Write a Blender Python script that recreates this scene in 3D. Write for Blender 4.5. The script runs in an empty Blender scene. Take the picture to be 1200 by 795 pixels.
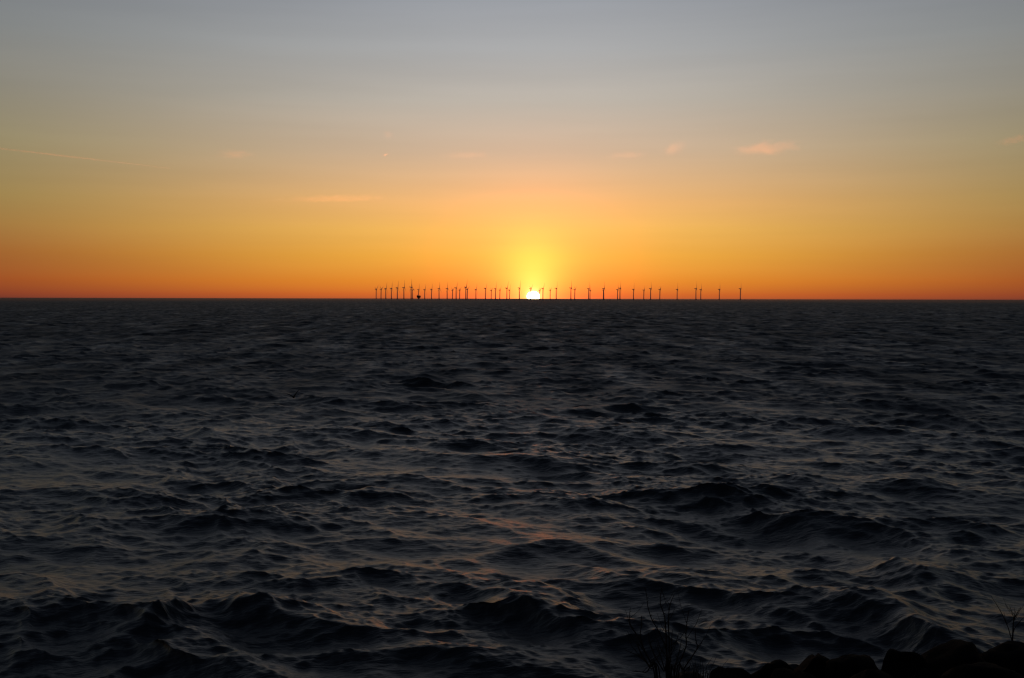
import bpy, bmesh, math, random
import numpy as np
from mathutils import Vector, Matrix, noise

sc = bpy.context.scene
col = sc.collection
R = math.radians

# ------------------------------------------------------------------ helpers
def link(o, parent=None):
    col.objects.link(o)
    if parent is not None:
        o.parent = parent
    return o

def tag(o, label=None, cat=None, group=None, kind=None):
    if label: o['label'] = label
    if cat: o['category'] = cat
    if group: o['group'] = group
    if kind: o['kind'] = kind
    return o

def empty(name, loc, rz=0.0):
    o = bpy.data.objects.new(name, None)
    o.empty_display_size = 0.2
    o.location = loc
    o.rotation_euler = (0, 0, rz)
    return link(o)

def build(name, bm, mat, parent=None, smooth=True):
    bmesh.ops.recalc_face_normals(bm, faces=bm.faces)
    me = bpy.data.meshes.new(name)
    bm.to_mesh(me); bm.free()
    if smooth:
        me.polygons.foreach_set('use_smooth', [True] * len(me.polygons))
    if mat: me.materials.append(mat)
    return link(bpy.data.objects.new(name, me), parent)

def copy_tree(o, parent=None):
    c = o.copy(); col.objects.link(c); c.parent = parent
    for ch in list(o.children):
        copy_tree(ch, c)
    return c

def add_rings(bm, rings, cap=True):
    """rings: list of lists of points, same count; skinned in order"""
    vr = [[bm.verts.new(p) for p in r] for r in rings]
    n = len(vr[0])
    for a, b in zip(vr, vr[1:]):
        for i in range(n):
            bm.faces.new((a[i], a[(i + 1) % n], b[(i + 1) % n], b[i]))
    if cap:
        bm.faces.new(vr[0]); bm.faces.new(vr[-1])

def add_lathe(bm, prof, n=12, axis='z', off=(0, 0, 0)):
    rings = []
    for r, h in prof:
        ring = []
        for i in range(n):
            a = 2 * math.pi * i / n
            c, s = math.cos(a) * r, math.sin(a) * r
            p = (c, s, h) if axis == 'z' else ((h, c, s) if axis == 'x' else (c, h, s))
            ring.append((p[0] + off[0], p[1] + off[1], p[2] + off[2]))
        rings.append(ring)
    add_rings(bm, rings)

def add_box(bm, c, s, bevel=0.0):
    g = bmesh.ops.create_cube(bm, size=1.0)
    for v in g['verts']:
        v.co = Vector((v.co.x * s[0] + c[0], v.co.y * s[1] + c[1], v.co.z * s[2] + c[2]))
    if bevel > 0:
        ed = list({e for v in g['verts'] for e in v.link_edges})
        bmesh.ops.bevel(bm, geom=ed, offset=bevel, segments=2, affect='EDGES')

def add_tube(bm, pts, rads, n=6):
    """tapered tube along a polyline"""
    pts = [Vector(p) for p in pts]
    rings = []
    for i, p in enumerate(pts):
        t = (pts[min(i + 1, len(pts) - 1)] - pts[max(i - 1, 0)]).normalized()
        ref = Vector((0, 1, 0)) if abs(t.y) < 0.9 else Vector((1, 0, 0))
        a = t.cross(ref).normalized(); b = t.cross(a).normalized()
        r = rads[i]
        rings.append([p + a * (r * math.cos(2 * math.pi * k / n)) + b * (r * math.sin(2 * math.pi * k / n)) for k in range(n)])
    add_rings(bm, rings)

def smooth_line(pts, sub=4):
    """Catmull-Rom through the points"""
    P = [Vector(p) for p in pts]
    P = [P[0] * 2 - P[1]] + P + [P[-1] * 2 - P[-2]]
    out = []
    for i in range(1, len(P) - 2):
        for k in range(sub):
            t = k / sub
            a, b, c, d = P[i - 1], P[i], P[i + 1], P[i + 2]
            out.append(0.5 * ((2 * b) + (c - a) * t + (2 * a - 5 * b + 4 * c - d) * t * t + (3 * b - a - 3 * c + d) * t ** 3))
    out.append(P[-2])
    return out

def lin(c):
    f = lambda v: v / 12.92 if v <= 0.04045 else ((v + 0.055) / 1.055) ** 2.4
    return tuple(f(v / 255.0) for v in c)

def mat_basic(name, base, rough=0.6, var=0.35, scale=3.0, bump=0.0, spec=0.5):
    m = bpy.data.materials.new(name); m.use_nodes = True
    nt = m.node_tree; b = nt.nodes['Principled BSDF']
    tc = nt.nodes.new('ShaderNodeTexCoord')
    nz = nt.nodes.new('ShaderNodeTexNoise'); nz.inputs['Scale'].default_value = scale; nz.inputs['Detail'].default_value = 6
    nt.links.new(tc.outputs['Object'], nz.inputs['Vector'])
    rp = nt.nodes.new('ShaderNodeValToRGB')
    rp.color_ramp.elements[0].position = 0.3; rp.color_ramp.elements[1].position = 0.7
    rp.color_ramp.elements[0].color = (*[c * (1 - var) for c in base], 1)
    rp.color_ramp.elements[1].color = (*[min(1, c * (1 + var)) for c in base], 1)
    nt.links.new(nz.outputs['Fac'], rp.inputs['Fac'])
    nt.links.new(rp.outputs['Color'], b.inputs['Base Color'])
    b.inputs['Roughness'].default_value = rough
    b.inputs['Specular IOR Level'].default_value = spec
    if bump:
        bp = nt.nodes.new('ShaderNodeBump'); bp.inputs['Strength'].default_value = 0.8; bp.inputs['Distance'].default_value = bump
        nt.links.new(nz.outputs['Fac'], bp.inputs['Height']); nt.links.new(bp.outputs['Normal'], b.inputs['Normal'])
    return m

# ------------------------------------------------------------------ camera
F = 1287.0                      # focal length in pixels of the 1200 px wide photograph
EYE = Vector((0, 0, 5.0))       # eye height above mean sea level
PITCH, ROLL = math.atan(47.3 / F), math.atan(2.4 / 1200)
cam_rot = Matrix.Rotation(math.pi / 2 - PITCH, 3, 'X') @ Matrix.Rotation(ROLL, 3, 'Z')
cd = bpy.data.cameras.new('camera'); cam = link(bpy.data.objects.new('camera', cd))
cd.sensor_width = 36; cd.lens = 36 * F / 1200
cd.clip_start = 0.1; cd.clip_end = 400000
cam.matrix_world = Matrix.Translation(EYE) @ cam_rot.to_4x4()
sc.camera = cam

def ray(x, y):
    return (cam_rot @ Vector(((x - 600) / F, -(y - 397.5) / F, -1))).normalized()
def at(x, y, dist):
    """point of the place at a horizontal distance along a sight line"""
    d = ray(x, y)
    return EYE + d * (dist / math.hypot(d.x, d.y))

# ------------------------------------------------------------------ render settings
sc.view_settings.view_transform = 'Standard'
sc.view_settings.look = 'None'
sc.view_settings.exposure = 0.0
sc.view_settings.gamma = 1.0
sc.render.engine = 'CYCLES'
cy = sc.cycles
cy.use_denoising = True
cy.denoiser = 'OPENIMAGEDENOISE'
cy.denoising_input_passes = 'RGB_ALBEDO_NORMAL'
cy.max_bounces = 4; cy.glossy_bounces = 3; cy.diffuse_bounces = 2; cy.transmission_bounces = 2; cy.volume_bounces = 0
cy.sample_clamp_indirect = 3.0
cy.sample_clamp_direct = 0.0
cy.filter_width = 1.3

# ------------------------------------------------------------------ sky
sun_dir = ray(625, 347.6)
SUN_AZ = math.atan2(sun_dir.x, sun_dir.y)
SUN_EL = math.asin(sun_dir.z)
LAMP_EL = R(0.12)      # refraction near the horizon lifts the light over the wave tops

w = bpy.data.worlds.new('World'); sc.world = w; w.use_nodes = True
nt = w.node_tree; N = nt.nodes; L = nt.links
bg = N['Background']; bg.inputs['Strength'].default_value = 1.0
def math_node(op, a=None, b=None, clamp=False):
    n = N.new('ShaderNodeMath'); n.operation = op; n.use_clamp = clamp
    for i, v in enumerate((a, b)):
        if v is None: continue
        if isinstance(v, (int, float)): n.inputs[i].default_value = v
        else: L.new(v, n.inputs[i])
    return n.outputs[0]
tc = N.new('ShaderNodeTexCoord')
dirv = tc.outputs['Generated']
nrm = N.new('ShaderNodeVectorMath'); nrm.operation = 'NORMALIZE'; L.new(dirv, nrm.inputs[0])
sep = N.new('ShaderNodeSeparateXYZ'); L.new(nrm.outputs[0], sep.inputs[0])
el = math_node('ARCSINE', math_node('MAXIMUM', sep.outputs['Z'], 0.0))
tpos = math_node('SQRT', math_node('DIVIDE', el, math.pi / 2))
az = math_node('ARCTAN2', sep.outputs['X'], sep.outputs['Y'])
da = math_node('ABSOLUTE', math_node('SUBTRACT', az, SUN_AZ))
da = math_node('MINIMUM', da, math_node('SUBTRACT', 2 * math.pi, da))

def el_of(y): return math.degrees(math.atan((350 - y) / F))
ROWS = [350, 345, 330, 300, 270, 240, 180, 120, 60, 0]
CENTRE = [(186,92,52), (222,110,42), (240,146,46), (248,178,68), (250,190,94), (246,187,117), (211,182,153), (188,180,169), (169,170,171), (153,157,164)]
EDGE   = [(108,54,44), (138,64,40), (160,82,38), (164,104,50), (162,122,66), (158,132,80), (150,138,106), (140,136,124), (130,133,133), (118,123,130)]
HIGH   = [(21, (128,131,141), (100,107,117)), (30, (92,99,112), (76,86,100)), (48, (52,60,75), (48,56,71)), (90, (36,44,58), (36,44,58))]
WA = 21.0
FE = math.exp(-(26.0 / WA) ** 2)
def ramp(cols):
    r = N.new('ShaderNodeValToRGB'); cr = r.color_ramp; cr.interpolation = 'EASE' if False else 'LINEAR'
    for i, (e, c) in enumerate(cols):
        p = math.sqrt(e / 90.0)
        if i < 2: k = cr.elements[i]; k.position = p
        else: k = cr.elements.new(p)
        k.color = (*c, 1)
    L.new(tpos, r.inputs['Fac'])
    return r.outputs['Color']
cen = [(max(el_of(y), 0), lin(c)) for y, c in zip(ROWS, CENTRE)] + [(e, lin(c)) for e, c, _ in HIGH]
sid = []
for y, c, g in zip(ROWS, CENTRE, EDGE):
    c, g = lin(c), lin(g)
    sid.append((max(el_of(y), 0), tuple(max(0.004, (b - FE * a) / (1 - FE)) for a, b in zip(c, g))))
sid += [(e, lin(c)) for e, _, c in HIGH]
fac = math_node('EXPONENT', math_node('MULTIPLY', math_node('POWER', math_node('DIVIDE', da, R(WA)), 2.0), -1.0))
mix = N.new('ShaderNodeMix'); mix.data_type = 'RGBA'
L.new(fac, mix.inputs[0]); L.new(ramp(sid), mix.inputs[6]); L.new(ramp(cen), mix.inputs[7])
# the sky opposite the sunset is dimmer and bluer
back = N.new('ShaderNodeMapRange'); back.interpolation_type = 'SMOOTHSTEP'
L.new(da, back.inputs[0]); back.inputs[1].default_value = R(45); back.inputs[2].default_value = R(150)
mixb = N.new('ShaderNodeMix'); mixb.data_type = 'RGBA'
L.new(back.outputs[0], mixb.inputs[0]); L.new(mix.outputs[2], mixb.inputs[6])
EAST = [(0, lin((34,35,42))), (6, lin((44,43,52))), (14, lin((46,48,58))), (30, lin((42,47,60))), (90, lin((36,43,56)))]
L.new(ramp(EAST), mixb.inputs[7])
# aureole round the low sun
dot = N.new('ShaderNodeVectorMath'); dot.operation = 'DOT_PRODUCT'
L.new(nrm.outputs[0], dot.inputs[0]); dot.inputs[1].default_value = sun_dir
gam = math_node('ARCCOSINE', math_node('MINIMUM', dot.outputs['Value'], 1.0))
def lobe(color, width, power, prev):
    f = math_node('EXPONENT', math_node('MULTIPLY', math_node('POWER', math_node('DIVIDE', gam, R(width)), power), -1.0))
    vm = N.new('ShaderNodeVectorMath'); vm.operation = 'SCALE'
    vm.inputs[0].default_value = color; L.new(f, vm.inputs['Scale'])
    ad = N.new('ShaderNodeVectorMath'); ad.operation = 'ADD'
    L.new(prev, ad.inputs[0]); L.new(vm.outputs[0], ad.inputs[1])
    return ad.outputs[0]
out = mixb.outputs[2]
gam_sun = gam
dot2 = N.new('ShaderNodeVectorMath'); dot2.operation = 'DOT_PRODUCT'
L.new(nrm.outputs[0], dot2.inputs[0]); dot2.inputs[1].default_value = ray(625, 328)
gam = math_node('ARCCOSINE', math_node('MINIMUM', dot2.outputs['Value'], 1.0))
out = lobe((0.06, 0.36, 0.05), 1.65, 1.6, out)
out = lobe((0.09, 0.08, 0.03), 4.2, 1.8, out)
gam = gam_sun
out = lobe((1.2, 0.02, 0.0), 3.1, 1.5, out)
dot3 = N.new('ShaderNodeVectorMath'); dot3.operation = 'DOT_PRODUCT'
L.new(nrm.outputs[0], dot3.inputs[0]); dot3.inputs[1].default_value = ray(625, 303)
gam = math_node('ARCCOSINE', math_node('MINIMUM', dot3.outputs['Value'], 1.0))
out = lobe((4.0, 0.06, 0.0), 1.5, 2.0, out)
gam = gam_sun     # the red glow by the sun is brighter than the film can show
out = lobe((0.6, 0.45, 0.12), 0.75, 1.5, out)
out = lobe((2.0, 1.6, 1.0), 0.25, 2.0, out)
# faint uneven layers of haze lying level in the sky
cmb = N.new('ShaderNodeCombineXYZ'); L.new(math_node('MULTIPLY', az, 3.0), cmb.inputs[0]); L.new(math_node('MULTIPLY', el, 42.0), cmb.inputs[1])
hz_ = N.new('ShaderNodeTexNoise'); hz_.inputs['Scale'].default_value = 1.0; hz_.inputs['Detail'].default_value = 4.0
L.new(cmb.outputs[0], hz_.inputs['Vector'])
lay = math_node('ADD', math_node('MULTIPLY', hz_.outputs['Fac'], 0.16), 0.92)
lyr = N.new('ShaderNodeVectorMath'); lyr.operation = 'SCALE'; L.new(out, lyr.inputs[0]); L.new(lay, lyr.inputs['Scale'])
out = lyr.outputs[0]
# physical scattering sky underneath, at a very low sunset level
ns = N.new('ShaderNodeTexSky'); ns.sky_type = 'NISHITA'; ns.sun_disc = False
ns.sun_elevation = LAMP_EL; ns.sun_rotation = SUN_AZ; ns.air_density = 1.5; ns.dust_density = 3.0
sky_scale = N.new('ShaderNodeVectorMath'); sky_scale.operation = 'SCALE'
L.new(ns.outputs[0], sky_scale.inputs[0]); sky_scale.inputs['Scale'].default_value = 0.006
ad = N.new('ShaderNodeVectorMath'); ad.operation = 'ADD'
L.new(out, ad.inputs[0]); L.new(sky_scale.outputs[0], ad.inputs[1])
L.new(ad.outputs[0], bg.inputs['Color'])

# sun lamp, nearly on the horizon and dimmed by the long path through the air
sl = bpy.data.lights.new('sun_light', 'SUN'); sl.energy = 2.0; sl.angle = R(0.53); sl.color = (1.0, 0.29, 0.07)
so = link(bpy.data.objects.new('sun_light', sl))
light_dir = Vector((math.sin(SUN_AZ) * math.cos(LAMP_EL), math.cos(SUN_AZ) * math.cos(LAMP_EL), math.sin(LAMP_EL)))
so.rotation_euler = (-light_dir).to_track_quat('-Z', 'Y').to_euler()
so.location = (0, 0, 60)

# the sun itself: a glowing ball far beyond the sea's edge, half sunk
SD = 100000.0
bm = bmesh.new(); bmesh.ops.create_uvsphere(bm, u_segments=48, v_segments=24, radius=SD * 7.6 / F)
m = bpy.data.materials.new('sun_fire'); m.use_nodes = True
m.node_tree.nodes.remove(m.node_tree.nodes['Principled BSDF'])
em = m.node_tree.nodes.new('ShaderNodeEmission'); em.inputs[0].default_value = (1, 0.72, 0.36, 1); em.inputs[1].default_value = 14
m.node_tree.links.new(em.outputs[0], m.node_tree.nodes['Material Output'].inputs[0])
m.cycles.emission_sampling = 'NONE'
sun = build('sun', bm, m); sun.location = EYE + sun_dir * SD; sun.scale = (1, 1, .80)   # flattened by refraction at the horizon
tag(sun, 'glowing yellow white sun half sunk behind the sea horizon', 'sun')

# ------------------------------------------------------------------ sea
rng = np.random.default_rng(11)
WIND = math.radians(-90 - 17)            # waves run towards the shore, a little to the left
LP = 8.0
KP = 2 * math.pi / LP
def wave_tile(Lm, Nn, kmin, kmax, B, seed, spread=1.6):
    r = np.random.default_rng(seed)
    k1 = np.fft.fftfreq(Nn, 1.0 / Nn) * (2 * math.pi / Lm)
    kx, ky = np.meshgrid(k1, k1, indexing='ij')
    k = np.hypot(kx, ky); k[0, 0] = 1e-6
    th = np.arctan2(ky, kx) - WIND
    D = np.maximum(np.cos(th / 2), 0) ** (2 * spread * 2)
    D /= (2 * math.pi) * np.mean(np.maximum(np.cos(np.linspace(-math.pi, math.pi, 2000) / 2), 0) ** (2 * spread * 2))
    psi = B * k ** -4.0 * np.exp(-1.25 * (KP / k) ** 2) * D
    psi *= (k >= kmin) & (k < kmax)
    dk = 2 * math.pi / Lm
    amp = np.sqrt(2 * psi) * dk
    h = amp * (r.normal(size=k.shape) + 1j * r.normal(size=k.shape)) / math.sqrt(2)
    f = lambda s: np.real(np.fft.ifft2(s)) * Nn * Nn
    return (Lm, f(h).astype(np.float32), f(-1j * kx / k * h * -1).astype(np.float32), f(-1j * ky / k * h * -1).astype(np.float32))

TP = 2 * math.pi
bands = [  # tile, rotation, shortest wave length in it, choppiness
    (wave_tile(157.0, 512, 0.0, TP / 4.0, 0.0115, 3, 3.0), 0.0, 4.0, 1.25),
    (wave_tile(71.0, 512, TP / 4.0, TP / 1.2, 0.019, 4, 3.0), 0.06, 1.2, 1.15),
    (wave_tile(29.0, 512, TP / 1.2, TP / 0.35, 0.027, 5, 2.6), 0.10, 0.35, 1.15),
    (wave_tile(9.7, 512, TP / 0.35, TP / 0.10, 0.032, 6, 2.2), -0.12, 0.12, 1.1),
]
def sample(tile, x, y):
    Lm, n = tile[0], tile[1].shape[0]
    u = (x / Lm * n) % n; v = (y / Lm * n) % n
    i0 = np.floor(u).astype(np.int32); j0 = np.floor(v).astype(np.int32)
    fu = (u - i0).astype(np.float32); fv = (v - j0).astype(np.float32)
    i0 %= n; j0 %= n; i1 = (i0 + 1) % n; j1 = (j0 + 1) % n
    res = []
    for a in tile[1:]:
        res.append((a[i0, j0] * (1 - fu) + a[i1, j0] * fu) * (1 - fv) + (a[i0, j1] * (1 - fu) + a[i1, j1] * fu) * fv)
    return res

def seg(a, b, s0, s1):
    """radii from a to b with spacing growing from s0 to s1"""
    out = [a]
    while out[-1] < b:
        t = (out[-1] - a) / (b - a)
        out.append(out[-1] + s0 + (s1 - s0) * t)
    return out[:-1]
rad = seg(7.5, 30, 0.05, 0.09) + seg(30, 70, 0.09, 0.22) + seg(70, 160, 0.22, 0.5) + seg(160, 420, 0.5, 1.2) + seg(420, 1500, 1.2, 4.0) + seg(1500, 5000, 5, 40)
r0 = 5000.0
while r0 < 130000: rad.append(r0); r0 *= 1.12
rad = np.array(rad)
ang = np.concatenate([np.arange(-92, -33, 0.6), np.arange(-33, 33, 0.066), np.arange(33, 92.1, 0.6)])
ang = np.radians(ang)
RR, AA = np.meshgrid(rad, ang, indexing='ij')
X0 = (RR * np.sin(AA)).ravel(); Y0 = (RR * np.cos(AA)).ravel()
dr = np.gradient(rad)
cell = np.maximum(dr[:, None] * 0.8, RR * 0.0012 * np.ones_like(AA)).ravel()
X = X0.copy(); Y = Y0.copy(); Z = np.zeros_like(X0)
lost = np.full(X0.shape, 0.017)                  # slope variance left to the surface roughness
MSS = [0.014 * 0.6, 0.019 * 1.2, 0.024 * 1.23, 0.026 * 1.07]
# patches of rougher and calmer water
gx = sample(wave_tile(480.0, 256, 0.0, TP / 9, 1e-4, 21, 0.4), X0, Y0)[0]; gx = gx / max(1e-9, gx.std())
gust = 1.0 + 0.18 * np.clip(gx, -2, 2)
for (tile, rot, lmin, chop), ms in zip(bands, MSS):
    c, s = math.cos(rot), math.sin(rot)
    h, dx, dy = sample(tile, X0 * c - Y0 * s, X0 * s + Y0 * c)
    g = np.clip((1.1 * lmin / cell - 0.35) / 0.9, 0, 1)
    gg = g * (gust if lmin < 4 else 1.0)
    Z += gg * h
    X += gg * chop * (dx * c + dy * s); Y += gg * chop * (-dx * s + dy * c)
    lost += (1 - g * g) * ms
# a few steeper breaking crests near the shore
CREST = [  # picture polyline of the crest, height, steepness of the front, length of the back
    ([(60, 712), (150, 704), (215, 688), (250, 682), (300, 694), (385, 716), (470, 728)], .34, .40, 1.0),
    ([(470, 700), (520, 690), (552, 686), (590, 692), (650, 716), (730, 742)], .36, .42, 1.0),
    ([(820, 706), (890, 690), (985, 682), (1045, 688), (1110, 712), (1200, 742)], .40, .50, 1.2),
    ([(530, 648), (600, 636), (660, 629), (730, 640), (830, 660)], .17, .42, 1.0),
    ([(920, 628), (975, 616), (1020, 622), (1080, 640), (1180, 656)], .30, .5, 1.2),
    ([(100, 752), (150, 742), (190, 744), (240, 760)], .10, .34, .8),
    ([(450, 552), (540, 540), (600, 535), (660, 545), (760, 562)], .13, .6, 1.6),
    ([(380, 576), (440, 569), (500, 580)], .26, .6, 1.4),
    ([(850, 596), (905, 590), (960, 604), (1010, 618)], .28, .6, 1.4),
    ([(180, 506), (230, 498), (290, 508)], .24, 1.0, 2.2),
    ([(660, 466), (705, 461), (770, 468)], .24, 1.4, 3.0),
    ([(990, 548), (1050, 541), (1120, 552)], .24, .9, 2.0),
]
ragged = sample(wave_tile(41.0, 256, 0.0, TP / 0.9, 0.02, 33, 0.6), X0, Y0)[0]
ragged = ragged / ragged.std()
for pl, hh, fr, bk in CREST:
    P = [at(px, py, (5.0 - hh) * F / (py - 350)) for px, py in pl]
    P = smooth_line([(q.x, q.y, 0) for q in P], 6)
    Q = np.array([(q.x, q.y) for q in P])
    ch = Q[-1] - Q[0]; tot = np.hypot(*ch); ux, uy = ch / tot
    qu = (Q[:, 0] - Q[0, 0]) * ux + (Q[:, 1] - Q[0, 1]) * uy
    qv = -(Q[:, 0] - Q[0, 0]) * uy + (Q[:, 1] - Q[0, 1]) * ux
    u_ = (X0 - Q[0, 0]) * ux + (Y0 - Q[0, 1]) * uy
    v_ = -(X0 - Q[0, 0]) * uy + (Y0 - Q[0, 1]) * ux
    ii = np.nonzero((u_ > 0) & (u_ < tot) & (np.abs(v_) < 8 * bk))[0]
    tt = u_[ii] / tot
    v = v_[ii] - np.interp(u_[ii], qu, qv) + 0.10 * fr * ragged[ii]
    along = np.sin(np.pi * np.clip(tt, 0, 1)) ** 1.3 * (1 + .12 * ragged[ii])
    ep = 0.10 * fr
    av = np.sqrt(v * v + ep * ep) - ep
    g = np.where(v < 0, np.exp(-(av / fr) ** 1.25), np.exp(-(av / bk) ** 1.1))
    tro = -0.38 * np.exp(-((v + 2.1 * fr) / (1.2 * fr)) ** 2)
    Z[ii] += 0.78 * hh * along * (g + tro)
    Y[ii] -= 0.25 * hh * along * g
nr, na = len(rad), len(ang)
idx = np.arange(nr * na).reshape(nr, na)
quads = np.stack([idx[:-1, :-1], idx[:-1, 1:], idx[1:, 1:], idx[1:, :-1]], -1).reshape(-1, 4)
quads = quads[:, ::-1]
me = bpy.data.meshes.new('sea')
me.vertices.add(nr * na); me.vertices.foreach_set('co', np.stack([X, Y, Z], -1).astype(np.float32).ravel())
nq = len(quads)
me.loops.add(nq * 4); me.loops.foreach_set('vertex_index', quads.astype(np.int32).ravel())
me.polygons.add(nq)
me.polygons.foreach_set('loop_start', np.arange(0, nq * 4, 4, dtype=np.int32))
me.polygons.foreach_set('use_smooth', np.ones(nq, dtype=bool))
at_r = me.attributes.new('ripple_roughness', 'FLOAT', 'POINT')
at_r.data.foreach_set('value', np.sqrt(np.sqrt(lost)).astype(np.float32))
me.update(calc_edges=True)
print('sea verts', nr * na)

m = bpy.data.materials.new('sea_water'); m.use_nodes = True
nt2 = m.node_tree; b = nt2.nodes['Principled BSDF']
b.inputs['Base Color'].default_value = (0.0035, 0.0068, 0.0100, 1)
b.inputs['IOR'].default_value = 1.333
a = nt2.nodes.new('ShaderNodeAttribute'); a.attribute_name = 'ripple_roughness'
ge = nt2.nodes.new('ShaderNodeNewGeometry')
def m2(op, x, y, clamp=False):
    n = nt2.nodes.new('ShaderNodeMath'); n.operation = op; n.use_clamp = clamp
    for i, q in enumerate((x, y)):
        if isinstance(q, (int, float)): n.inputs[i].default_value = q
        else: nt2.links.new(q, n.inputs[i])
    return n.outputs[0]
# cat's paws: wind-roughened and calmer streaks, where the single waves are too far to be modelled
paws = []
for sx, sy, det in ((0.35, 0.05, 3), (0.05, 0.010, 3)):
    mq = nt2.nodes.new('ShaderNodeMapping'); mq.inputs['Scale'].default_value = (sx, sy, 0); nt2.links.new(ge.outputs['Position'], mq.inputs['Vector'])
    nq_ = nt2.nodes.new('ShaderNodeTexNoise'); nq_.inputs['Scale'].default_value = 1.0; nq_.inputs['Detail'].default_value = det
    nt2.links.new(mq.outputs[0], nq_.inputs['Vector']); paws.append(m2('SUBTRACT', nq_.outputs['Fac'], 0.5))
mod = m2('ADD', m2('MULTIPLY', paws[0], 1.0), m2('MULTIPLY', paws[1], 0.25))
farw = m2('DIVIDE', m2('SUBTRACT', a.outputs['Fac'], 0.36), 0.14, True)
nt2.links.new(m2('ADD', m2('ADD', a.outputs['Fac'], m2('MULTIPLY', farw, 0.17)), m2('MULTIPLY', mod, farw)), b.inputs['Roughness'])
mp = nt2.nodes.new('ShaderNodeMapping'); mp.inputs['Scale'].default_value = (0.45, 1.4, 1.0); mp.inputs['Rotation'].default_value = (0, 0, R(-15))
nt2.links.new(ge.outputs['Position'], mp.inputs['Vector'])
nz = nt2.nodes.new('ShaderNodeTexNoise'); nz.inputs['Scale'].default_value = 7.0; nz.inputs['Detail'].default_value = 4.0; nz.inputs['Roughness'].default_value = 0.55
nz.inputs['Distortion'].default_value = 0.4
nt2.links.new(mp.outputs[0], nz.inputs['Vector'])
bp = nt2.nodes.new('ShaderNodeBump'); bp.inputs['Strength'].default_value = 0.7; bp.inputs['Distance'].default_value = 0.04
nt2.links.new(nz.outputs['Fac'], bp.inputs['Height']); nt2.links.new(bp.outputs['Normal'], b.inputs['Normal'])
me.materials.append(m)
sea = link(bpy.data.objects.new('sea', me)); tag(sea, 'dark choppy sea reaching to the horizon under the sunset', 'sea', kind='structure')

# ------------------------------------------------------------------ wind farm
white = mat_basic('turbine_paint', (0.50, 0.50, 0.49), 0.8, 0.06, 0.1, spec=0.1)
yellowp = mat_basic('transition_paint', (0.40, 0.26, 0.03), 0.5, 0.1, 0.2)
concrete = mat_basic('foundation_concrete', (0.22, 0.21, 0.2), 0.85, 0.2, 0.4)
HUB = 68.5
def blade_bm():
    bm = bmesh.new(); rings = []
    for r, ch, th, tw in ((0.8, 1.9, 1.9, 0), (3, 2.0, 1.7, 10), (8, 3.5, 0.95, 14), (14, 3.1, 0.7, 9), (24, 2.3, 0.45, 5), (36, 1.5, 0.26, 2), (44, 0.9, 0.14, 0), (46.2, 0.25, 0.05, 0)):
        ring = []
        for k in range(10):
            an = 2 * math.pi * k / 10
            x, y = 1.2 * (math.cos(an) * ch / 2 - 0.18 * ch), 1.5 * math.sin(an) * th / 2
            t = math.radians(tw + 4)
            # rotor axis is x: chord lies mostly in the rotor plane (y), thickness along x
            ring.append((x * math.sin(t) + y * math.cos(t), x * math.cos(t) - y * math.sin(t), r))
        rings.append(ring)
    add_rings(bm, rings); return bm

def make_turbine():
    t = empty('wind_turbine', (0, 0, 0))
    bm = bmesh.new()
    add_lathe(bm, [(8.5, -6), (8.5, -1), (4.2, 1.2), (3.2, 3.6), (3.2, 4.0), (5.4, 4.0), (5.4, 4.5), (3.0, 4.6)], 20)
    build('foundation', bm, concrete, t)
    bm = bmesh.new(); add_lathe(bm, [(2.9, 4.5), (2.85, 12), (2.6, 35), (2.2, 58), (1.9, HUB - 1.9)], 20)
    tw = build('tower', bm, white, t)
    bm = bmesh.new(); add_box(bm, (2.93, 0, 6.0), (0.16, 1.1, 2.2), 0.05); build('door', bm, yellowp, tw)
    bm = bmesh.new()
    ringz = [(-9.6, 1.2, 1.3, .25), (-9.2, 1.75, 1.75, .2), (-4, 1.95, 2.0, 0.05), (1.5, 1.95, 2.0, 0), (3.2, 1.5, 1.6, 0)]
    rings = []
    for x, hw, hh, up in ringz:
        ring = []
        for k in range(16):
            an = 2 * math.pi * k / 16
            cx, sx = math.cos(an), math.sin(an)
            ring.append((x, hw * math.copysign(abs(cx) ** .5, cx), HUB + up + hh * math.copysign(abs(sx) ** .5, sx)))
        rings.append(ring)
    add_rings(bm, rings)
    na_ = build('nacelle', bm, white, t)
    bm = bmesh.new(); add_box(bm, (-8.4, 0, HUB + 2.9), (0.5, 2.4, 1.6), 0.1); add_tube(bm, [(-7.2, .8, HUB + 1.5), (-7.2, .8, HUB + 4.6)], [.12, .08]); build('wind_vane', bm, white, na_)
    bm = bmesh.new(); add_lathe(bm, [(1.5, -0.9), (1.7, 0.0), (1.65, 0.9), (1.2, 1.9), (0.5, 2.5), (0.05, 2.65)], 16, 'x')
    hub = build('rotor_hub', bm, white, t); hub.location = (4.2, 0, HUB)
    bb = blade_bm(); first = None
    for k in range(3):
        if first is None: o = build('blade', bb, white, hub); first = o
        else: o = first.copy(); col.objects.link(o); o.parent = hub
        o.rotation_euler = (2 * math.pi * k / 3, 0, 0)
    return t

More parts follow.
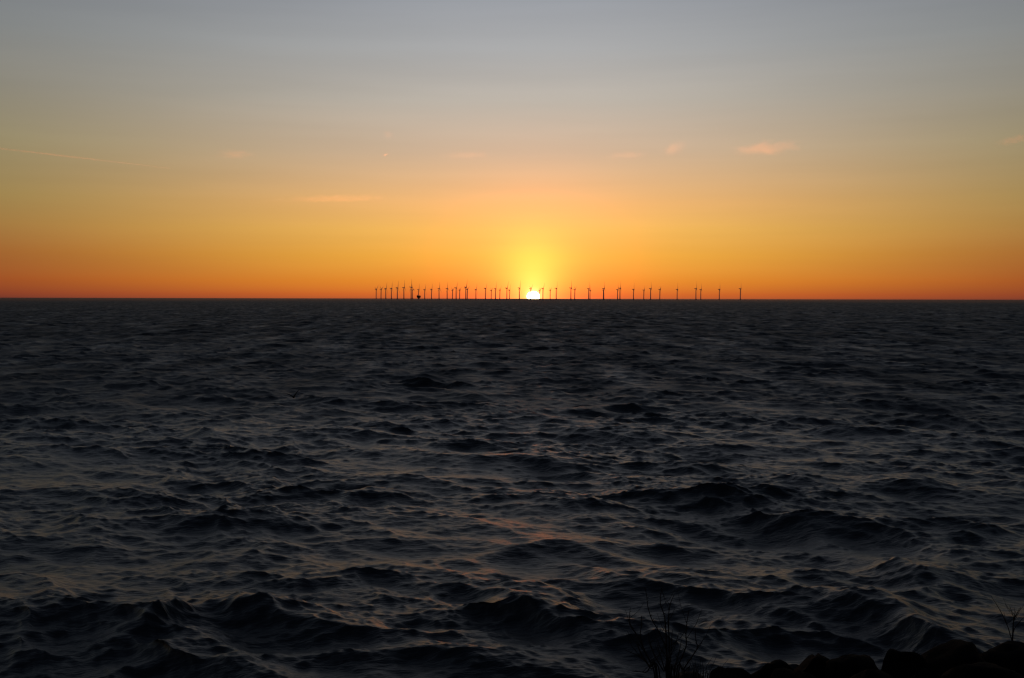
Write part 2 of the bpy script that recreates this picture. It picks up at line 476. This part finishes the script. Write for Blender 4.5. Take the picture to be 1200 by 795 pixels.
# picture column, picture row of the hub, turn of the rotor (degrees, 0 = one blade straight up)
T = [(440.8,338.4,50),(446.5,338.3,62),(452.1,337.3,18),(458.6,337.2,14),(465.6,336.4,16),(473.3,336.2,3),(481.8,335.5,-4),(483.4,339.0,-30),
     (490.5,338.7,10),(497.7,338.6,22),(505.6,338.2,15),(514.5,337.4,5),(524.0,337.3,-5),(530.2,339.4,60),(534.5,336.4,28),(538.6,339.3,55),
     (545.9,335.5,20),(547.6,338.4,58),(557.7,338.4,21),(568.8,337.4,40),(575.6,339.7,60),(580.6,337.4,9),(585.7,339.3,48),(594.0,336.6,25),(596.9,339.1,20),
     (608.6,336.5,14),(621.9,337.5,52),(632.4,339.4,60),(636.2,337.4,38),(644.7,339.4,55),(651.8,337.0,27),(669.0,336.5,-7),(673.5,338.5,60),
     (689.8,337.4,-5),(691.4,339.4,-25),(707.5,337.3,-6),(707.0,339.2,34),(723.7,338.6,-12),(726.5,336.8,4),(742.3,338.3,4),(754.4,339.2,45),(762.4,337.4,-8),
     (773.2,338.5,62),(793.5,338.4,-8),(815.5,337.5,2),(821.2,338.7,-9),(842.9,338.4,5),(867.5,337.7,30)]
T.sort(key=lambda t: t[0])
ORD = ['', 'first', 'second', 'third', 'fourth', 'fifth', 'sixth', 'seventh', 'eighth', 'ninth', 'tenth', 'eleventh', 'twelfth', 'thirteenth']
def pose(a):
    a = (a + 60) % 120 - 60
    if abs(a) <= 10: return 'one blade straight up'
    if abs(a) >= 45: return 'one blade hanging down'
    return 'blades turned aslant'
sub_i = next(i for i, t in enumerate(T) if t[0] > 490.7)
sun_i = next(i for i, t in enumerate(T) if t[0] > 625)
def turbine_label(i, a):
    n = len(T); p = pose(a)
    if abs(T[i][0] - 490.5) < 0.1: return f'wind turbine rising directly behind the offshore substation, {p}'
    if i == 0: return f'leftmost wind turbine at the end of the row, {p}'
    if i == n - 1: return f'rightmost wind turbine at the end of the row, {p}'
    if T[i][0] < 490.5:
        k = sub_i - 1 - i
        return f'{ORD[k]} wind turbine to the left of the substation, {p}'
    if i < sun_i:
        k, q = i - sub_i + 1, sun_i - i
        return f'{ORD[k]} wind turbine to the right of the substation, {p}' if k <= q else f'{ORD[q]} wind turbine to the left of the sun, {p}'
    k, q = i - sun_i + 1, n - i
    return f'{ORD[k]} wind turbine to the right of the sun, {p}' if k <= q else f'{ORD[q]} wind turbine from the right end of the row, {p}'
proto = make_turbine()
rnd = random.Random(5)
for i, (px, hy, a) in enumerate(T):
    o = proto if i == 0 else copy_tree(proto)
    yh = 348.6 + 0.002 * px + 0.2
    dist = HUB * F / (yh - hy)
    p = at(px, yh, dist)
    o.location = (p.x, p.y, 0)
    o.rotation_euler = (0, 0, R(-14 + rnd.uniform(-3, 3)))      # rotors face the wind, seen nearly edge on
    hub = next(c for c in o.children if c.name.startswith('rotor_hub'))
    hub.rotation_euler = (R(-a), 0, 0)
    tag(o, turbine_label(i, a), 'wind turbine', 'offshore wind turbines along the horizon')

# substation
red = mat_basic('substation_paint', (0.16, 0.022, 0.016), 0.55, 0.2, 0.3)
grey = mat_basic('substation_steel', (0.2, 0.2, 0.2), 0.5, 0.2, 0.3)
p = at(490.7, 349.7, 6300)
ss = empty('offshore_substation', (p.x, p.y, 0), R(8))
tag(ss, 'dark red offshore substation standing on a narrow foundation among the wind turbines', 'substation')
bm = bmesh.new(); add_lathe(bm, [(9, -6), (9, -1), (5.5, 2), (4.4, 4), (4.4, 8.5)], 24); build('foundation', bm, concrete, ss)
bm = bmesh.new(); add_box(bm, (0, 0, 9.2), (17, 14, 1.2), 0.2)
for sx in (-1, 1):
    for sy in (-1, 1): add_tube(bm, [(sx * 3.4, sy * 2.6, 5.5), (sx * 7.8, sy * 6, 8.9)], [.5, .5], 8)
build('lower_deck', bm, grey, ss)
bm = bmesh.new(); add_box(bm, (0, 0, 12.3), (20.5, 16, 5.0), 0.25); add_box(bm, (0, 0, 17.3), (23.0, 18, 5.0), 0.3)
for k in range(-5, 6): add_box(bm, (k * 2.0, -9.06, 17.3), (0.25, 0.2, 4.4)); add_box(bm, (k * 1.85, -8.06, 12.3), (0.22, 0.2, 4.4))
md = build('module', bm, red, ss, False)
bm = bmesh.new(); add_box(bm, (0, -8.1, 12.0), (2.2, .2, 2.8), .05); build('door', bm, grey, md, False)
bm = bmesh.new(); add_lathe(bm, [(6.0, 22.9), (6.5, 23.2), (6.5, 23.7)], 24, off=(6.0, 0, 0)); add_lathe(bm, [(1.6, 19.82), (1.6, 22.9)], 12, off=(6, 0, 0)); build('helideck', bm, grey, ss)
bm = bmesh.new(); add_box(bm, (-7.0, 0, 21.3), (6.5, 8, 3.0), .2); build('transformer_cooler', bm, red, ss, False)
bm = bmesh.new(); add_tube(bm, [(-8, 5, 19.8), (-8, 5, 25)], [.7, .6], 8); add_tube(bm, [(-8, 5, 24.7), (0, 5.5, 26.2)], [.5, .3], 8); build('crane', bm, grey, ss)

# ------------------------------------------------------------------ shore
def ground_z(x, y):
    prof = [(-400, 3.4), (-30, 3.3), (0.5, 3.35), (2.5, 3.1), (4.5, 2.75), (6.5, 2.0), (9, 0.7), (12, -0.7), (16, -2.2), (30, -4)]
    z = prof[-1][1]
    for (a, za), (bq, zb) in zip(prof, prof[1:]):
        if y <= bq:
            z = za + (zb - za) * max(0, (y - a) / (bq - a)); break
    mound = 0.25 * math.exp(-((y - 5.2) / 1.5) ** 2) * (0.5 + 0.5 * math.tanh((x - 1.3) / 0.5))
    n = noise.noise(Vector((x * .6, y * .6, 1.3))) * 0.10 + noise.noise(Vector((x * 2.3, y * 2.3, 4.3))) * 0.04
    return z + mound + n * (1 if -20 < y < 14 else .4)
soil = mat_basic('shore_soil', (0.030, 0.027, 0.022), 0.95, 0.5, 2.0, 0.03, spec=0.15)
xs = [-400, -200, -100, -60] + [v * 1.0 for v in range(-40, -8)] + [v * .22 for v in range(-36, 48)] + [v * 1.0 for v in range(11, 41)] + [60, 100, 200, 400]
ys = [-400, -200, -100, -50, -30, -20, -14, -10, -7, -5] + [-4 + .25 * k for k in range(0, 80)] + [17, 20, 25, 30]
bm = bmesh.new(); gv = [[bm.verts.new((x, y, ground_z(x, y))) for x in xs] for y in ys]
for j in range(len(ys) - 1):
    for i in range(len(xs) - 1):
        bm.faces.new((gv[j][i], gv[j][i + 1], gv[j + 1][i + 1], gv[j + 1][i]))
tag(build('shore', bm, soil), 'dark earth bank of the shore under the boulders', 'shore', kind='structure')

# boulders of the sea wall
stone = bpy.data.materials.new('boulder_granite'); stone.use_nodes = True
nt3 = stone.node_tree; b = nt3.nodes['Principled BSDF']
tc3 = nt3.nodes.new('ShaderNodeTexCoord')
n1 = nt3.nodes.new('ShaderNodeTexNoise'); n1.inputs['Scale'].default_value = 5; n1.inputs['Detail'].default_value = 9; n1.inputs['Roughness'].default_value = .65
v1 = nt3.nodes.new('ShaderNodeTexVoronoi'); v1.inputs['Scale'].default_value = 55
nt3.links.new(tc3.outputs['Object'], n1.inputs['Vector']); nt3.links.new(tc3.outputs['Object'], v1.inputs['Vector'])
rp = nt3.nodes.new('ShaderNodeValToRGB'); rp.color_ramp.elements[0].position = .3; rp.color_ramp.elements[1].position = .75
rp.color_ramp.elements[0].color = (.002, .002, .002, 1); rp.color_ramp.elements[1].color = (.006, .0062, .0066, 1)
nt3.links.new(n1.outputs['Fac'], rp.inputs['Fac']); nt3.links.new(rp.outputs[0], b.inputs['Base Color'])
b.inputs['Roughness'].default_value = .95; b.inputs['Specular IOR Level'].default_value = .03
bp = nt3.nodes.new('ShaderNodeBump'); bp.inputs['Strength'].default_value = .7; bp.inputs['Distance'].default_value = .03
nt3.links.new(n1.outputs['Fac'], bp.inputs['Height']); nt3.links.new(bp.outputs['Normal'], b.inputs['Normal'])

def boulder_bm(size, seed):
    r = random.Random(seed); bm = bmesh.new()
    bmesh.ops.create_icosphere(bm, subdivisions=4, radius=1.0)
    planes = []
    for k in range(11):
        d = Vector((r.gauss(0, 1), r.gauss(0, 1), r.gauss(0, .8))).normalized(); planes.append((d, r.uniform(.52, .86)))
    off = Vector((r.uniform(0, 50), r.uniform(0, 50), r.uniform(0, 50)))
    for v in bm.verts:
        c = v.co.copy()
        for d, q in planes:
            e = c.dot(d) - q
            if e > 0: c -= d * e * .96
        c *= 1 + .12 * noise.noise(c * 2.2 + off) + .06 * noise.noise(c * 6 + off) + .012 * noise.noise(c * 17 + off)
        v.co = Vector((c.x * size[0], c.y * size[1], c.z * size[2]))
    return bm

ROCK = [ # picture column and row of its top, half width in px, distance, label
    (859, 779, 27, 5.6, 'first boulder right of the grassy mound, lowest of the skyline boulders'),
    (901, 772, 30, 5.9, 'rounded boulder between the lowest skyline boulder and the long flat topped one'),
    (955, 761, 40, 6.1, 'long boulder whose flat top slopes up right of the rounded one'),
    (1006, 764, 34, 5.9, 'boulder just left of the notch in the dark skyline of rocks'),
    (1057, 757, 27, 6.0, 'domed boulder just right of the notch in the dark skyline of rocks'),
    (1094, 762, 22, 6.3, 'small boulder wedged between the domed boulder and the highest boulder'),
    (1140, 751, 44, 6.1, 'highest and broadest boulder of the dark skyline of rocks'),
    (1192, 752, 36, 6.6, 'boulder at the far right edge, just below the small leafless shrub'),
    (884, 790, 34, 5.0, 'low front boulder below the first skyline boulders, cut by the bottom edge'),
    (942, 784, 44, 5.1, 'wide front boulder below the long flat topped boulder'),
    (1015, 783, 42, 5.1, 'front boulder below the notch in the rock skyline'),
    (1085, 779, 42, 5.2, 'front boulder below the small wedged boulder'),
    (1160, 776, 48, 5.2, 'largest front boulder, below the highest boulder near the right edge'),
]
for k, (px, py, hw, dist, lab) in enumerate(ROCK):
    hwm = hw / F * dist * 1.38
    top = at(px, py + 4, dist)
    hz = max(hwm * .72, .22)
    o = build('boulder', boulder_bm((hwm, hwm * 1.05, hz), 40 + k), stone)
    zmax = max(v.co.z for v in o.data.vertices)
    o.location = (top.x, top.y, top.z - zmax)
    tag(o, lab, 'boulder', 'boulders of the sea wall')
# boulders further along the bank, outside the frame's lower edge
rr = random.Random(9)
for k in range(16):
    x = rr.uniform(1.0, 5.5); y = rr.uniform(5.6, 9.0)
    s = rr.uniform(.3, .5)
    z = min(ground_z(x, y) + .05, 5 - y * .375 - s)
    o = build('boulder', boulder_bm((s, s * 1.1, s * .8), 90 + k), stone)
    o.location = (x, y, z)
    tag(o, 'dark boulder on the bank between the skyline boulders and the water', 'boulder', 'boulders of the sea wall lower on the bank')

# ------------------------------------------------------------------ shrubs
bark = mat_basic('twig_bark', (0.022, 0.016, 0.013), 0.9, 0.4, 40, spec=.15)
def shrub(name, dist, stems, base_px, scale, jitter, seed, label, r_base, twig_n=2, ground=None):
    r = random.Random(seed)
    base = at(*base_px, dist); gz = ground_z(base.x, base.y) - .05 if ground is None else ground
    root = empty(name, (base.x, base.y, gz)); tag(root, label, 'shrub')
    for s in stems:
        dd = r.uniform(-jitter, jitter); pts = []
        n = len(s)
        for i, (x, y) in enumerate(s):
            t = 1 - i / (n - 1)
            pts.append(at(x, y, dist + dd * t))
        last = pts[-1]
        if last.z > gz + .02:
            pts.append(Vector((last.x * .4 + base.x * .6, last.y * .4 + base.y * .6, gz)))
        pts = smooth_line(pts, 5)
        pts = [q - root.location for q in pts]
        m_ = len(pts)
        rad_ = [r_base * (.30 + .70 * (i / (m_ - 1)) ** .8) for i in range(m_)]
        bm = bmesh.new(); add_tube(bm, pts, rad_, 7)
        # buds and short side twigs along the stem
        for i in range(2, int(m_ * .8), 2):
            q = pts[i]; d = Vector((r.uniform(-1, 1), r.uniform(-1, 1), r.uniform(.3, 1))).normalized()
            add_tube(bm, [q, q + d * r_base * 3.2], [rad_[i] * .9, rad_[i] * .35], 5)
        for _ in range(twig_n):
            i = r.randrange(3, max(4, int(m_ * .75))); q = pts[i]
            d = Vector((r.choice((-1, 1)) * r.uniform(.3, .9), r.uniform(-.5, .5), r.uniform(.5, 1.2))).normalized()
            ln = r.uniform(.05, .16) * scale
            mid = q + d * ln * .55; end = mid + (d + Vector((0, 0, .6))).normalized() * ln * .5
            add_tube(bm, [q, mid, end], [rad_[i] * .6, rad_[i] * .5, rad_[i] * .3], 5)
        build('stem', bm, bark, root)
    return root
def c5(pts): return [(720 + x / 6.917, 680 + y / 6.917) for x, y in pts]
STEMS = [
    [(247,60),(262,130),(270,210),(300,310),(345,390),(385,470),(420,560),(432,680),(436,800)],
    [(390,35),(375,130),(375,200),(405,290),(415,380),(420,500),(425,800)],
    [(482,122),(455,190),(440,280),(440,400),(445,520),(440,800)],
    [(606,232),(590,330),(580,440),(580,540),(520,690),(485,800)],
    [(130,222),(120,310),(130,370),(185,450),(240,560),(300,690),(340,800)],
    [(220,290),(218,380),(210,450),(240,560),(290,660),(350,800)],
    [(655,390),(660,480),(672,545),(640,605),(560,720),(500,800)],
    [(85,565),(200,620),(280,690),(350,800)],
    [(275,425),(290,510),(330,620),(400,740),(420,800)],
    [(140,738),(250,750),(330,800)],
    [(515,650),(480,740),(460,800)],
    [(610,700),(565,740),(515,800)],
    [(340,500),(370,600),(405,720),(425,800)],
    [(545,480),(520,600),(480,720),(455,800)],
    [(235,640),(300,720),(370,800)],
    [(470,400),(462,520),(455,660),(445,800)],
    [(180,500),(215,590),(285,700),(345,800)],
]
shrub('bare_shrub', 5.2, [c5(s) for s in STEMS], (782, 795), 1.0, .22, 3, 'tall leafless shrub with many thin stems fanning up at the bottom edge', .0039)
c6 = lambda pts: [(1100 + x / 6.91, 680 + y / 6.91) for x, y in pts]
shrub('bare_shrub', 6.9, [c6(s) for s in (
    [(575,215),(592,262),(606,310),(600,400),(596,480),(596,520)],
    [(655,225),(630,280),(608,330),(602,420),(598,520)],
    [(690,300),(650,345),(612,400),(600,470),(598,520)],
    [(425,130),(470,200),(515,280),(560,380),(590,480),(596,530)],
    [(610,225),(618,270),(608,320),(603,420),(599,520)])],
    (1186, 757), 0.7, .1, 7, 'small leafless shrub with forked twigs behind the rocks at the right edge', .0030, 2, ground=3.0)

# little grassy mound and its dry grass
gm = boulder_bm((.13, .16, .12), 77)
mo = build('mound', gm, soil); t_ = at(808, 786.5, 5.3); mo.location = (t_.x, t_.y, t_.z - max(v.co.z for v in mo.data.vertices))
tag(mo, 'low round mound of earth between the tall shrub and the boulders', 'mound')
r = random.Random(2); bm = bmesh.new()
for k in range(70):
    px = r.gauss(812, 13); b0 = at(px, 797, 5.25 + r.uniform(-.1, .1))
    hgt = r.uniform(.03, .075) if r.random() < .9 else r.uniform(.09, .12)
    ln_ = Vector((r.uniform(-.4, .4), r.uniform(-.3, .3), 1)).normalized()
    q1 = b0 + ln_ * hgt * .6; q2 = q1 + (ln_ + Vector((r.uniform(-.5, .5), 0, -.1))).normalized() * hgt * .5
    add_tube(bm, [b0 - Vector((0, 0, .06)), b0, q1, q2], [.0015, .0015, .0011, .0004], 4)
gr = build('grass_tuft', bm, bark); tag(gr, 'sparse dry grass blades growing on the low mound beside the boulders', 'grass')

# ------------------------------------------------------------------ gull
feather = mat_basic('dark_feather', (0.03, 0.03, 0.032), 0.8, 0.3, 20, spec=.2)
beakm = mat_basic('beak_horn', (0.12, 0.08, 0.02), 0.5, 0.2, 20)
bp_ = at(344.0, 465.2, 45)
bird = None
bm = bmesh.new()
prof = [(-.21, .004, .002, .0), (-.17, .018, .010, .0), (-.12, .032, .028, -.002), (-.05, .050, .050, -.006), (.03, .056, .060, -.008), (.09, .046, .052, -.002), (.125, .032, .036, .012), (.15, .030, .032, .022), (.175, .030, .030, .026), (.198, .020, .020, .024), (.207, .009, .009, .020)]
add_rings(bm, [[(x, ry * math.cos(2 * math.pi * k / 14), zc + rz * math.sin(2 * math.pi * k / 14)) for k in range(14)] for x, ry, rz, zc in prof])
# fanned tail
vs = [bm.verts.new(v) for v in ((-.16, -.014, .004), (-.16, .014, .004), (-.30, .055, .004), (-.315, 0, .006), (-.30, -.055, .004), (-.16, -.014, -.004), (-.16, .014, -.004), (-.30, .055, -.001), (-.315, 0, .0), (-.30, -.055, -.001))]
bm.faces.new(vs[:5]); bm.faces.new(vs[5:][::-1])
for k in range(5): bm.faces.new((vs[k], vs[(k + 1) % 5], vs[5 + (k + 1) % 5], vs[5 + k]))
# raised wings, bent at the wrist
for s in (-1, 1):
    rings = []
    for sp, up, xc, ch, th in ((.02, .015, .02, .15, .030), (.10, .085, .035, .145, .020), (.20, .175, .055, .125, .013), (.29, .225, .035, .105, .009), (.38, .26, -.015, .075, .006), (.46, .285, -.08, .03, .003)):
        ring = []
        for k in range(8):
            an = 2 * math.pi * k / 8
            ring.append((xc + ch / 2 * math.cos(an), s * (sp - th * .6 * math.sin(an)), up + th * math.sin(an)))
        rings.append(ring)
    add_rings(bm, rings)
bird = build('seabird', bm, feather)
bm = bmesh.new(); add_lathe(bm, [(.008, .200), (.006, .222), (.001, .246)], 8, 'x', (0, 0, .019)); bk = build('beak', bm, beakm, bird)
bird.scale = (.85,) * 3; bird.location = bp_; bird.rotation_euler = (R(14), R(-6), R(-62))
tag(bird, 'dark seabird with raised wings flying low over the waves', 'bird')

# ------------------------------------------------------------------ clouds and vapour trails
def cloud_mat(name, dens, scale, thr, stretch, aniso=.75, soft=.55):
    m = bpy.data.materials.new(name); m.use_nodes = True
    t = m.node_tree; t.nodes.remove(t.nodes['Principled BSDF'])
    tc = t.nodes.new('ShaderNodeTexCoord')
    mp = t.nodes.new('ShaderNodeMapping'); mp.inputs['Scale'].default_value = stretch
    t.links.new(tc.outputs['Object'], mp.inputs['Vector'])
    nz = t.nodes.new('ShaderNodeTexNoise'); nz.inputs['Scale'].default_value = scale; nz.inputs['Detail'].default_value = 6; nz.inputs['Roughness'].default_value = .6; nz.inputs['Distortion'].default_value = .6
    t.links.new(mp.outputs[0], nz.inputs['Vector'])
    ln = t.nodes.new('ShaderNodeVectorMath'); ln.operation = 'LENGTH'; t.links.new(tc.outputs['Object'], ln.inputs[0])
    fall = t.nodes.new('ShaderNodeMapRange'); fall.interpolation_type = 'SMOOTHSTEP'
    t.links.new(ln.outputs['Value'], fall.inputs[0]); fall.inputs[1].default_value = 0.1; fall.inputs[2].default_value = 1.0; fall.inputs[3].default_value = .5; fall.inputs[4].default_value = 0
    ad = t.nodes.new('ShaderNodeMath'); ad.operation = 'ADD'; t.links.new(nz.outputs['Fac'], ad.inputs[0]); t.links.new(fall.outputs[0], ad.inputs[1])
    mr = t.nodes.new('ShaderNodeMapRange'); mr.interpolation_type = 'SMOOTHSTEP'; t.links.new(ad.outputs[0], mr.inputs[0]); mr.inputs[1].default_value = thr; mr.inputs[2].default_value = thr + soft; mr.inputs[3].default_value = 0; mr.inputs[4].default_value = dens
    vs = t.nodes.new('ShaderNodeVolumeScatter'); vs.inputs['Color'].default_value = (1, .97, .95, 1); vs.inputs['Anisotropy'].default_value = aniso
    t.links.new(mr.outputs[0], vs.inputs['Density']); t.links.new(vs.outputs[0], t.nodes['Material Output'].inputs['Volume'])
    return m
CD = 34000.0
CLOUDS = [ # centre column,row, half width px, half height px, tilt deg, density (1/m), label
    (897, 174, 56, 13, 3, 1.0, 'brightest small orange cloud hanging in the sky right of the sun'),
    (790, 174, 26, 10, 25, .4, 'small faint peach cloud left of the brightest orange cloud'),
    (735, 182, 42, 6, 2, .30, 'faintest peach wisp left of the small peach cloud'),
    (1190, 164, 34, 7, 8, 1.1, 'thin orange cloud cut by the right edge of the sky'),
    (395, 233, 120, 7, 2, .55, 'long thin orange streak of cloud above the left wind turbines'),
    (275, 181, 36, 8, 2, .5, 'faint peach cloud patch near the end of the long vapour trail'),
    (545, 182, 50, 6, 2, .28, 'faint pink cloud wisp up left of the sun'),
    (455, 158, 9, 6, 10, .3, 'tiny faint pink cloud puff above the short vapour trail'),
]
for k, (px, py, hw, hh, tilt, dn, lab) in enumerate(CLOUDS):
    a_, b_, d_ = CD * hw / F, CD * hh / F, 900.0
    bm = bmesh.new(); bmesh.ops.create_icosphere(bm, subdivisions=3, radius=1.0)
    rs = random.Random(60 + k).uniform(0, 9)
    m_ = cloud_mat('cloud_vapour', dn * 2.6e-4, 1.7, .62, (hw / hh * .42, 1.0, 1.0))
    m_.node_tree.nodes['Mapping'].inputs['Location'].default_value = (rs, rs * 2, rs * 3)
    o = build('cloud', bm, m_)
    c = at(px, py, CD)
    o.location = c; o.scale = (a_, d_, b_); o.rotation_euler = (0, R(-tilt), math.atan2(-c.x, c.y))
    tag(o, lab, 'cloud', 'small clouds low in the evening sky')
def trail(p0, p1, wpx, dens, label):
    a_, b_ = at(*p0, CD), at(*p1, CD)
    wv = CD * wpx / F
    m_ = bpy.data.materials.new('vapour'); m_.use_nodes = True; t = m_.node_tree; t.nodes.remove(t.nodes['Principled BSDF'])
    vs = t.nodes.new('ShaderNodeVolumeScatter'); vs.inputs['Density'].default_value = dens; vs.inputs['Anisotropy'].default_value = .75
    t.links.new(vs.outputs[0], t.nodes['Material Output'].inputs['Volume'])
    n = 14; mid = (a_ + b_) / 2
    pts = [a_.lerp(b_, i / (n - 1)) - mid for i in range(n)]
    rn = random.Random(4)
    bm = bmesh.new(); add_tube(bm, pts, [wv * (1.15 - .75 * i / (n - 1)) * rn.uniform(.8, 1.15) for i in range(n)], 10)
    o = build('vapour_trail', bm, m_); o.location = mid
    tag(o, label, 'contrail', 'aircraft vapour trails')
trail((-60, 167), (199, 197.5), 1.2, 4.5e-3, 'long thin pale vapour trail slanting down in the left of the sky')
trail((450, 182.6), (454.5, 180.6), 1.0, 8e-3, 'tiny short bright vapour trail under the pink cloud puff')
